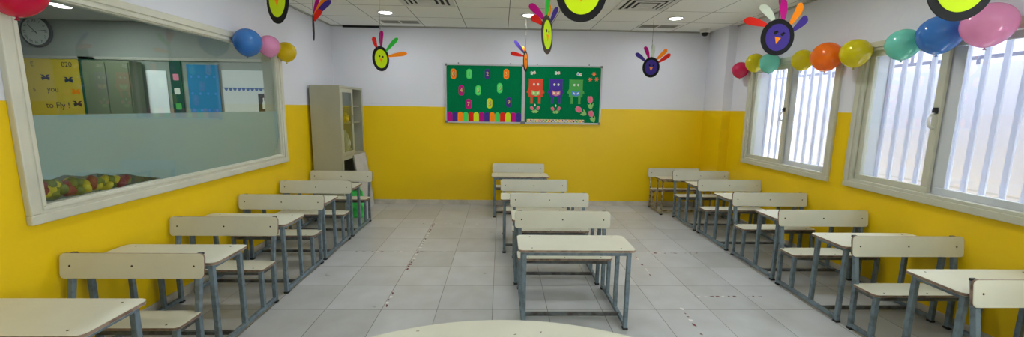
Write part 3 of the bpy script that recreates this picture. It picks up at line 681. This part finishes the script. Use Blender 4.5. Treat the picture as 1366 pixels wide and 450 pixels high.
# ---------------------------------------------------------------- hanging paper birds
def bird(loc, ringc, facec, yaw, roll, feathers, label, R=0.125, sc=100.0, face_dir=1, eyes=True, string=True, sy=1.08, lash=False):
    """feathers: (root angle deg from up, tip dx, tip dz in metres from the centre, width, colour)"""
    x, y, z = loc
    t = thing('paper_bird', label, 'hanging paper bird', loc, 0, 'paper birds hanging from the ceiling')
    Mr = Matrix.Rotation(yaw, 4, 'Z') @ Matrix.Rotation(roll, 4, 'Y') @ facing_cam(0, 0, 0)
    b = MB(); b.prism(ellipse(R * 0.96, R * sy, 56), 0.004, Mr @ Matrix.Translation((0, 0, -0.002)), 0.0006); b.build('body_disc', PC[ringc], t, '%s paper disc' % ringc)
    b = MB(); b.prism(ellipse(R * 0.70, R * sy * 0.74, 48), 0.002, Mr @ Matrix.Translation((0, 0, 0.0022)), 0.0004)
    face = b.build('face', PC[facec], t, '%s paper face' % facec)
    b = MB(); b.prism([(-0.021, 0.014), (0.0, -0.030), (0.021, 0.014)], 0.0015, Mr @ Matrix.Translation((0, -0.014, 0.0044))); b.build('beak', PC['orange'], face)
    for s in (-1, 1):
        b = MB(); b.prism(ellipse(0.0105, 0.011, 20), 0.0012, Mr @ Matrix.Translation((s * 0.024, 0.024, 0.0044)))
        if lash:
            for a in (0.5, 0.9, 1.3): b.bar(Mr @ Vector((s * 0.024 + 0.010 * math.cos(a), 0.024 + 0.010 * math.sin(a), 0.005)), Mr @ Vector((s * 0.024 + 0.022 * math.cos(a), 0.024 + 0.018 * math.sin(a), 0.005)), 0.002)
        b.build('eye', PC['black'], face)
    for (ra, dx, dz, w, c) in feathers:
        a = math.radians(ra); root = Mr @ Vector((R * 0.86 * math.sin(a), R * sy * 0.86 * math.cos(a), -0.004)); tip = Vector((dx, root.y + 0.02, dz))
        v = tip - root; n = 16; L = []; Rr = []
        side = Vector((v.z, 0, -v.x)).normalized()
        mb = MB(); bmx = mb.bm; prev = None; bend = Vector((0, -0.03, 0)); rows_ = []
        for i in range(n + 1):
            u = i / n; p = root + v * u + bend * (4 * u * (1 - u)) * 0.5
            prof = (0.34 + 0.66 * math.sin(min(1, u / 0.75) * PI / 2)) if u < 0.75 else math.sqrt(max(0, 1 - ((u - 0.75) / 0.25) ** 2))
            hw = max(w / 2 * prof, 0.0008)
            rows_.append([bmx.verts.new(p + side * hw + Vector((0, q, 0))) for q in (-0.0008, 0.0008)] + [bmx.verts.new(p - side * hw + Vector((0, q, 0))) for q in (0.0008, -0.0008)])
        for A, B in zip(rows_[:-1], rows_[1:]):
            for k in range(4): bmx.faces.new([A[k], A[(k + 1) % 4], B[(k + 1) % 4], B[k]])
        bmx.faces.new(rows_[0][::-1]); bmx.faces.new(rows_[-1])
        bmesh.ops.recalc_face_normals(bmx, faces=bmx.faces)
        mb.build('feather', PC[c], t, '%s paper feather' % c)
    if string:
        b = MB(); b.tube([(0, 0.006, R * 0.9), (0, 0.006, H - z - 0.001)], 0.0018, 6); b.tube([(0, 0.006, R + 0.19), (0, 0.006, R + 0.215)], 0.003, 6); b.build('string', mat('string', (96, 96, 84), 0.8) if 'string' not in bpy.data.materials else bpy.data.materials['string'], t)
    return t
# px offsets helper: (dx px, dz px) / (px per m)
def F(s, lst): return [(ra, dx / s, dz / s, w / s, c) for ra, dx, dz, w, c in lst]
bird((-1.252, 2.40, 2.083), 'black', 'lime', -0.62, 0.0, F(225, [(-55, -46, 26, 10, 'red'), (-25, -24, 44, 10, 'green2'), (0, 0, 54, 10, 'magenta'), (30, 28, 46, 10, 'orange'), (58, 44, 24, 10, 'purple')]),
     'lime-faced black paper bird cut by the top edge, above the left window')
bird((-1.994, 4.50, 2.307), 'black', 'brown', -1.08, 0.08, F(118, [(15, 12, 43, 5, 'magenta'), (25, 20, 36, 6, 'orange'), (35, 25, 32, 7, 'purple'), (60, 14, 20, 7, 'red')]),
     'black paper bird hanging edge-on, seen as a thin sliver near left ceiling corner')
bird((-1.341, 4.65, 2.016), 'black', 'lime', 1.02, 0.04, F(116, [(-28, -8, 27, 5.5, 'red'), (5, 1, 36, 5.5, 'magenta'), (42, 20, 28, 5.5, 'green2'), (70, 31, 9, 5.5, 'orange')]),
     'small lime-faced black bird hanging above the grey cupboard')
bird((0.307, 5.38, 2.098), 'black', 'orange', 1.26, -0.05, F(100, [(-60, -20, 9, 5, 'red'), (-35, -15, 25, 4.5, 'purple'), (-15, -6, 18, 5, 'orange')]),
     'smallest bird, narrow orange face, hanging before the seam between notice boards')
bird((0.323, 3.0, 2.02), 'brown', 'lime', 1.13, -0.02, F(180, [(-60, -22, 20, 9, 'red'), (-35, -24, 36, 9, 'magenta'), (-5, 0, 52, 6, 'green2'), (15, 2, 40, 6, 'orange'), (40, 14, 38, 6, 'purple')]),
     'lime-faced brown-rimmed bird turned sideways with a green feather upright')
bird((0.373, 2.0, 2.042), 'black', 'lime', 0.0, 0.03, F(270, [(-58, -58, 30, 13, 'red'), (-28, -32, 60, 13, 'white'), (0, 0, 70, 13, 'magenta'), (30, 34, 58, 13, 'orange'), (58, 58, 32, 13, 'purple')]),
     'large black paper bird cut by the top edge at the middle of the ceiling')
bird((1.851, 5.10, 2.019), 'black', 'purple', 0.08, 0.05, F(106, [(-52, -21, 18, 5.5, 'purple'), (-22, -9, 27, 5.5, 'magenta'), (5, 1.5, 30, 5.5, 'pale'), (32, 21, 24, 5.5, 'orange'), (55, 26, 18, 5.5, 'red')]),
     'small purple-faced bird hanging to the right of the notice boards', R=0.115)
bird((1.835, 2.75, 1.988), 'black', 'purple', 0.0, 0.20, F(196, [(-55, -44, 22, 10, 'red'), (-27, -24, 41, 11, 'pale'), (4, 3, 52, 11, 'magenta'), (32, 31, 45, 10, 'orange'), (55, 40, 28, 10, 'purple')]),
     'purple-faced bird with five upright feathers above the far right window', R=0.118, lash=True, sy=1.0)
bird((1.711, 1.55, 1.971), 'black', 'lime', -0.1, 0.25, F(348, [(-58, -76, 50, 18, 'red'), (-28, -40, 84, 18, 'white'), (0, 0, 98, 18, 'magenta'), (30, 50, 84, 18, 'orange'), (58, 80, 40, 18, 'purple')]),
     'largest and nearest lime-faced black bird, cut by the top edge at right', R=0.125, sy=1.0)

# ---------------------------------------------------------------- balloons
def balloon(loc, r, rgb, cname, label, sx=1.0, sy=1.0, tilt=(0, 0)):
    t = thing('balloon', label, 'balloon', loc, 0, 'balloons taped along the tops of the windows')
    t.rotation_euler = (tilt[0], tilt[1], 0)
    key = 'balloon_' + cname; m = bpy.data.materials.get(key) or balloon_mat(key, rgb)
    prof = []
    for k in range(25):
        a = PI * k / 24; rr = math.sin(a); zz = math.cos(a)
        if zz < 0: rr *= 1 - 0.13 * zz * zz; zz *= 1.12
        prof.append((rr * r, zz * r))
    prof[-1] = (0.0, prof[-1][1])
    b = MB(); b.lathe(prof, n=40, sx=sx, sy=sy); b.build('skin', m, t)
    kz = -r * 1.12
    b = MB(); b.lathe([(0.0, kz + 0.006), (0.005, kz + 0.002), (0.004, kz - 0.004), (0.009, kz - 0.012), (0.0105, kz - 0.014), (0.0, kz - 0.010)], n=14)
    km = bpy.data.materials.get('knot_' + cname) or mat('knot_' + cname, tuple(x * 0.7 for x in rgb), 0.5)
    b.build('knot', km, t)
    return t
P_, Y_, T_, O_, B_, K_ = (222, 30, 96), (226, 214, 14), (134, 222, 204), (255, 138, 20), (72, 142, 216), (250, 178, 220)
balloon((-2.325, 2.085, 2.035), 0.125, (232, 10, 80), 'crimson', 'crimson balloon at the top left corner of the left window')
balloon((-2.33, 3.90, 2.062), 0.118, B_, 'blue', 'blue balloon on the right part of the left window top', tilt=(0.0, 0.1))
balloon((-2.37, 4.32, 2.088), 0.102, K_, 'pink', 'pink balloon between the blue and yellow ones on the left window')
balloon((-2.37, 4.65, 2.075), 0.102, (236, 212, 0), 'deep_yellow', 'yellow balloon at the far top corner of the left window')
balloon((3.095, 5.30, 2.028), 0.098, P_, 'hot_pink', 'hot pink balloon at the far end of the right-hand string')
balloon((3.08, 4.98, 2.085), 0.105, Y_, 'yellow', 'yellow balloon between the hot pink and teal ones, below the purple bird')
balloon((3.07, 4.69, 2.052), 0.105, T_, 'teal', 'teal balloon at the far corner of the far right window')
balloon((3.085, 4.19, 2.028), 0.100, Y_, 'yellow', 'smaller yellow balloon left of the orange one')
balloon((3.055, 3.845, 2.02), 0.127, O_, 'orange', 'orange balloon at the near corner of the far right window')
balloon((3.06, 3.535, 2.012), 0.114, Y_, 'yellow', 'yellow balloon at the gap between the right windows, right of the orange one')
balloon((3.075, 3.13, 2.025), 0.110, T_, 'teal', 'teal balloon at the top of the near right window')
balloon((3.05, 2.85, 2.05), 0.125, B_, 'blue', 'blue balloon on the near right window below the largest paper bird')
balloon((3.05, 2.565, 2.06), 0.128, K_, 'pink', 'pink balloon nearest the right edge of the view')

# ---------------------------------------------------------------- ceiling vents, dome camera
M_vent = mat('vent_white', (214, 214, 208), 0.5); M_dark = mat('vent_dark', (40, 42, 42), 0.9)
def diffuser(x, y, label):
    t = thing('ceiling_vent', label, 'air vent', (x, y, H), 0, 'square ceiling air diffusers')
    b = MB(); b.box(-0.29, 0.29, -0.29, 0.29, -0.004, -0.001); b.build('backing', M_dark, t)
    for k, (s, zz) in enumerate(((0.295, -0.006), (0.215, -0.012), (0.155, -0.018), (0.10, -0.022))):
        b = MB(); w = 0.026 if k else 0.055
        for (a, bb, c, d) in ((-s, s, -s, -s + w), (-s, s, s - w, s), (-s, -s + w, -s + w, s - w), (s - w, s, -s + w, s - w)): b.box(a, bb, c, d, zz - 0.003, zz + 0.002, 0.001)
        b.build('louvre_ring', M_vent, t)
    b = MB()
    for q in (-0.06, -0.02, 0.02, 0.06): b.box(-0.09, 0.09, q - 0.008, q + 0.008, -0.026, -0.020, 0.001)
    b.build('louvre_plate', M_vent, t)
diffuser(-0.83, 4.60, 'square louvred air diffuser in the ceiling at left, cut by the top edge')
diffuser(1.57, 4.60, 'square louvred air diffuser in the ceiling at right of the large middle bird')
def slots(x, y, label):
    t = thing('slot_vent', label, 'air vent', (x, y, H), 0, 'twin slot grilles in the ceiling')
    b = MB(); w, h = 0.27, 0.11
    b.box(-w, w, -h, -h + 0.015, -0.006, -0.001, 0.001); b.box(-w, w, h - 0.015, h, -0.006, -0.001, 0.001)
    for xx in (-w, -0.012, w - 0.02): b.box(xx, xx + 0.022, -h + 0.015, h - 0.015, -0.006, -0.001, 0.001)
    b.build('frame', M_vent, t)
    b = MB(); b.box(-w + 0.02, w - 0.02, -h + 0.012, h - 0.012, -0.003, -0.001); b.build('grille', mat('grille_grey', (135, 133, 122), 0.8) if 'grille_grey' not in bpy.data.materials else bpy.data.materials['grille_grey'], t)
slots(-1.40, 5.82, 'twin slot grille in the ceiling beyond the leftmost downlight'); slots(2.16, 5.78, 'twin slot grille in the ceiling beyond the rightmost downlight')
t = thing('dome_camera', 'small white security camera with black dome in the right ceiling corner', 'security camera', (2.90, 5.93, H))
b = MB(); b.lathe([(0, 0), (0.070, 0), (0.072, -0.03), (0.064, -0.048), (0.04, -0.050), (0, -0.050)], n=32); b.build('base', M_white, t)
b = MB(); b.lathe([(0.050, -0.049), (0.049, -0.062), (0.040, -0.082), (0.022, -0.094), (0, -0.098)], n=32); b.build('dome', mat('black_dome', (12, 12, 14), 0.08), t)

# ---------------------------------------------------------------- old floor tape
M_tapew = mat('white_tape', (222, 218, 212), 0.6); M_taper = mat('red_tape', (122, 62, 56), 0.7, rgb2=(80, 56, 50), nscale=30)
def tape(x0, y0, x1, y1, dens, seed, label, w=0.034):
    random.seed(seed); b = MB(); L = math.hypot(x1 - x0, y1 - y0); a = math.atan2(y1 - y0, x1 - x0); s = 0
    M0 = Matrix.Translation((x0, y0, 0)) @ Matrix.Rotation(a, 4, 'Z'); k = 0
    while s < L:
        l = random.uniform(0.012, 0.05)
        if random.random() < dens:
            o1, o2 = random.uniform(-w / 2, 0), random.uniform(0, w / 2)
            out = [(s, o1), (s + l * 0.6, o1 + random.uniform(-0.006, 0.006)), (s + l, (o1 + o2) / 2 + random.uniform(-0.008, 0.008)), (s + l * 0.8, o2), (s + l * 0.2, o2 + random.uniform(-0.005, 0.005))]
            b.prism(out, 0.0006, M0 @ Matrix.Translation((0, 0, 0.0002)), mi=(k + (random.random() < 0.3)) % 2)
        s += l + random.uniform(0.002, 0.03); k += 1
    o = b.build('floor_tape', [M_taper, M_tapew]); tag(o, label, 'floor tape', 'worn hazard tape remnants on the floor'); o['kind'] = 'stuff'
tape(-0.855, 5.1, -0.855, 3.60, 0.92, 1, 'red and white tape remnant running away between the left and middle desk rows')
tape(-0.86, 3.13, -0.86, 2.90, 1.0, 2, 'short scrap of red and white tape nearest on the left aisle floor', 0.03)
tape(-1.5, 4.065, 0.1, 4.065, 0.55, 3, 'faint worn tape line across the left aisle', 0.02)
tape(-1.0, 5.09, -0.3, 5.09, 0.55, 4, 'faint far tape line across the left aisle', 0.02)
tape(1.42, 4.055, 2.15, 4.055, 0.7, 5, 'worn tape line across the right aisle, the farther one', 0.025)
tape(1.40, 4.0, 1.38, 3.42, 0.75, 6, 'worn tape line running away in the right aisle, the farther one', 0.025)
tape(1.58, 3.06, 2.16, 3.06, 0.65, 7, 'worn tape line across the right aisle, the nearer one', 0.025)
tape(1.395, 2.9, 1.37, 2.50, 0.8, 8, 'worn tape line running away in the right aisle, the nearer one', 0.025)
tape(1.05, 5.0, 1.55, 5.0, 0.4, 10, 'faint far tape line across the right aisle', 0.02)

# ---------------------------------------------------------------- things seen through the left window
AY = 6.10
t = thing('wall_clock', 'round dark-rimmed wall clock seen through the top left of the window', 'clock', (-6.58, AY + 0.03, 2.47))
Mc = facing_cam(0, 0, 0)
b = MB(); b.prism(ellipse(0.215, 0.215, 56), 0.03, Mc, 0.004); b.build('rim', mat('clock_rim', (44, 48, 52), 0.5), t)
b = MB(); b.prism(ellipse(0.185, 0.185, 56), 0.003, Mc @ Matrix.Translation((0, 0, 0.030))); dial = b.build('dial', mat('clock_dial', (188, 194, 186), 0.5), t)
b = MB()
for k, nm in enumerate(('XII', 'I', 'II', 'III', 'IV', 'V', 'VI', 'VII', 'VIII', 'IX', 'X', 'XI')):
    a = 2 * PI * k / 12; add_text(b, nm, 0.05, Mc @ Matrix.Rotation(-a, 4, 'Z') @ Matrix.Translation((0, 0.145, 0.0345)), 0.001)
b.build('numerals', M_black, dial)
for a, L_, w in ((-43, 0.13, 0.012), (83, 0.15, 0.008)):
    b = MB(); b.prism([(-w / 2, -0.04), (w / 2, -0.04), (w / 3, L_), (-w / 3, L_)], 0.002, Mc @ Matrix.Rotation(-math.radians(a), 4, 'Z') @ Matrix.Translation((0, 0, 0.037))); b.build('hand', M_black, dial)
def sheet(name, x0, x1, z0, z1, m, label, cat, y=AY, th=0.004, group=None):
    t = thing(name, label, cat, ((x0 + x1) / 2, y + 0.03, z0), 0, group); w = x1 - x0
    b = MB(); b.box(-w / 2, w / 2, -th, 0, 0, z1 - z0, 0.001); b.build('sheet', m, t); return t, w, z1 - z0
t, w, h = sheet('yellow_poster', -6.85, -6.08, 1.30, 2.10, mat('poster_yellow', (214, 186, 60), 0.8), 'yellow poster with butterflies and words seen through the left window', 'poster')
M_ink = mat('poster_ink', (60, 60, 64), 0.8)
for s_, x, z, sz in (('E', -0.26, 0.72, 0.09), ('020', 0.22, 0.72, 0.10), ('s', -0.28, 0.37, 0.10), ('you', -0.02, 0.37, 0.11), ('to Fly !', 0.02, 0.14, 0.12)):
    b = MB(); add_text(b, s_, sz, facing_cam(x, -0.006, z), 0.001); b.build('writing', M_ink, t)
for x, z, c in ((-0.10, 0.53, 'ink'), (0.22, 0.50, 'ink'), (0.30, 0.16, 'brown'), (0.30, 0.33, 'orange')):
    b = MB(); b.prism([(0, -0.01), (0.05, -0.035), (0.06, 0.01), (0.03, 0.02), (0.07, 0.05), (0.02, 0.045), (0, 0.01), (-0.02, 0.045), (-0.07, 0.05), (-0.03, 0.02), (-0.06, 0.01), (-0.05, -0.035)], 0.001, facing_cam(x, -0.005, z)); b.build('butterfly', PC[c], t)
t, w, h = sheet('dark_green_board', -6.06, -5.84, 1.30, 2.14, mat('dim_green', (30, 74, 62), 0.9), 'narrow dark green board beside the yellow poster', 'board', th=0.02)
for x, z in ((-0.03, 0.62), (0.04, 0.35), (0.05, 0.12)):
    b = MB(); b.prism(ellipse(0.035, 0.028, 16), 0.001, facing_cam(x, -0.0215, z)); b.build('paper_mark', PC['rose'], t)
# pale cupboard on the far side
t = thing('tall_cupboard', 'tall olive-grey cupboard seen through the left window', 'cabinet', (-5.45, 5.90, 0))
b = MB(); b.box(-0.36, 0.28, 0.0, 0.20, 0.0, 2.07, 0.004); b.build('body', mat('olive_cupboard', (104, 108, 88), 0.6), t)
for s in (0, 1):
    b = MB(); b.box(-0.35 + s * 0.315, -0.045 + s * 0.315, -0.016, -0.001, 0.05, 2.04, 0.003); d = b.build('door', mat('olive_door', (100, 106, 84), 0.6) if 'olive_door' not in bpy.data.materials else bpy.data.materials['olive_door'], t)
    b = MB(); b.box(-0.07 if s == 0 else 0.0, -0.06 if s == 0 else 0.01, -0.035, -0.016, 1.0, 1.12, 0.002); b.build('handle', M_steel, d)
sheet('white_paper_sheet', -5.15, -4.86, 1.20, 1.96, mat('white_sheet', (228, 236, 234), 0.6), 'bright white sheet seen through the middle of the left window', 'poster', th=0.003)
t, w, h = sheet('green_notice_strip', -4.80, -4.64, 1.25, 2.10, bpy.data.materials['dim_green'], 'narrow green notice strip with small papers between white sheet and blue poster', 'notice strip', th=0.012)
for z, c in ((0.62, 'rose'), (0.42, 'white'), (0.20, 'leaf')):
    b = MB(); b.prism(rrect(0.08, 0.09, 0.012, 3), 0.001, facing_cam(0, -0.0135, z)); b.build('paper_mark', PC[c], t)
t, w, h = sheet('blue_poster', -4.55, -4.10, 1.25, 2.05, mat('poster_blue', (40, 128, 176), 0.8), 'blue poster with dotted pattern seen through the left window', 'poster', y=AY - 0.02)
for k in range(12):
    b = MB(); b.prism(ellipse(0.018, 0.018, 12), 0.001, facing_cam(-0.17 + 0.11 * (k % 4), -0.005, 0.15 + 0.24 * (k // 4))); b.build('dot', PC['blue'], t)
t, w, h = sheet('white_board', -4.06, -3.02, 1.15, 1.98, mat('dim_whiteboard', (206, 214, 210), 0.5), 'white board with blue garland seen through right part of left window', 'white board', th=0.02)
b = MB()
for k in range(16):
    b.prism([(0, 0.03), (0.058, 0.03), (0.045, 0.0), (0.029, -0.012), (0.013, 0.0)], 0.002, facing_cam(-w / 2 + 0.02 + k * 0.062, -0.021, 0.545))
b.box(-w / 2, w / 2, -0.0225, -0.0205, 0.572, 0.582); b.build('garland', mat('garland_blue', (60, 96, 160), 0.8), t)
b = MB(); b.box(-0.02, 0.13, -0.026, -0.0205, 0.24, 0.50); p = b.build('black_notice', M_black, t)
b = MB(); b.prism([(-0.02, 0), (0.02, 0), (0.02, 0.08), (0.008, 0.12), (0.008, 0.16), (-0.008, 0.16), (-0.008, 0.12), (-0.02, 0.08)], 0.001, facing_cam(0.055, -0.0265, 0.28)); b.build('bottle_symbol', PC['white'], p)
# heap of artificial leaves on the ledge behind the film
random.seed(12); b = MB()
for k in range(62):
    y = 2.24 + 0.56 * random.random(); x = -2.553 + random.uniform(-0.012, 0.012); z = 0.962 + random.uniform(0.0, 0.085) * max(0.05, 1 - (y - 2.2) * 1.1)
    r = random.uniform(0.026, 0.038)
    M = Matrix.Translation((x, y, z)) @ Matrix.Rotation(random.uniform(0, 3), 4, 'Z') @ Matrix.Rotation(random.uniform(-0.8, 0.8), 4, 'X')
    b.lathe([(0, -r), (r * 0.5, -r * 0.85), (r * 0.92, -r * 0.35), (r, 0.1 * r), (r * 0.8, 0.6 * r), (r * 0.3, 0.95 * r), (0, r)], M, n=14, mi=k % 3, sx=1.0, sy=0.7)
o = b.build('artificial_foliage', [mat('leaf_yellow', (196, 176, 52), 0.6), mat('leaf_maroon', (142, 58, 58), 0.6), mat('leaf_green', (118, 122, 52), 0.6)])
tag(o, 'heap of yellow, maroon and green artificial leaves behind the frosted glass', 'artificial foliage'); o['kind'] = 'stuff'
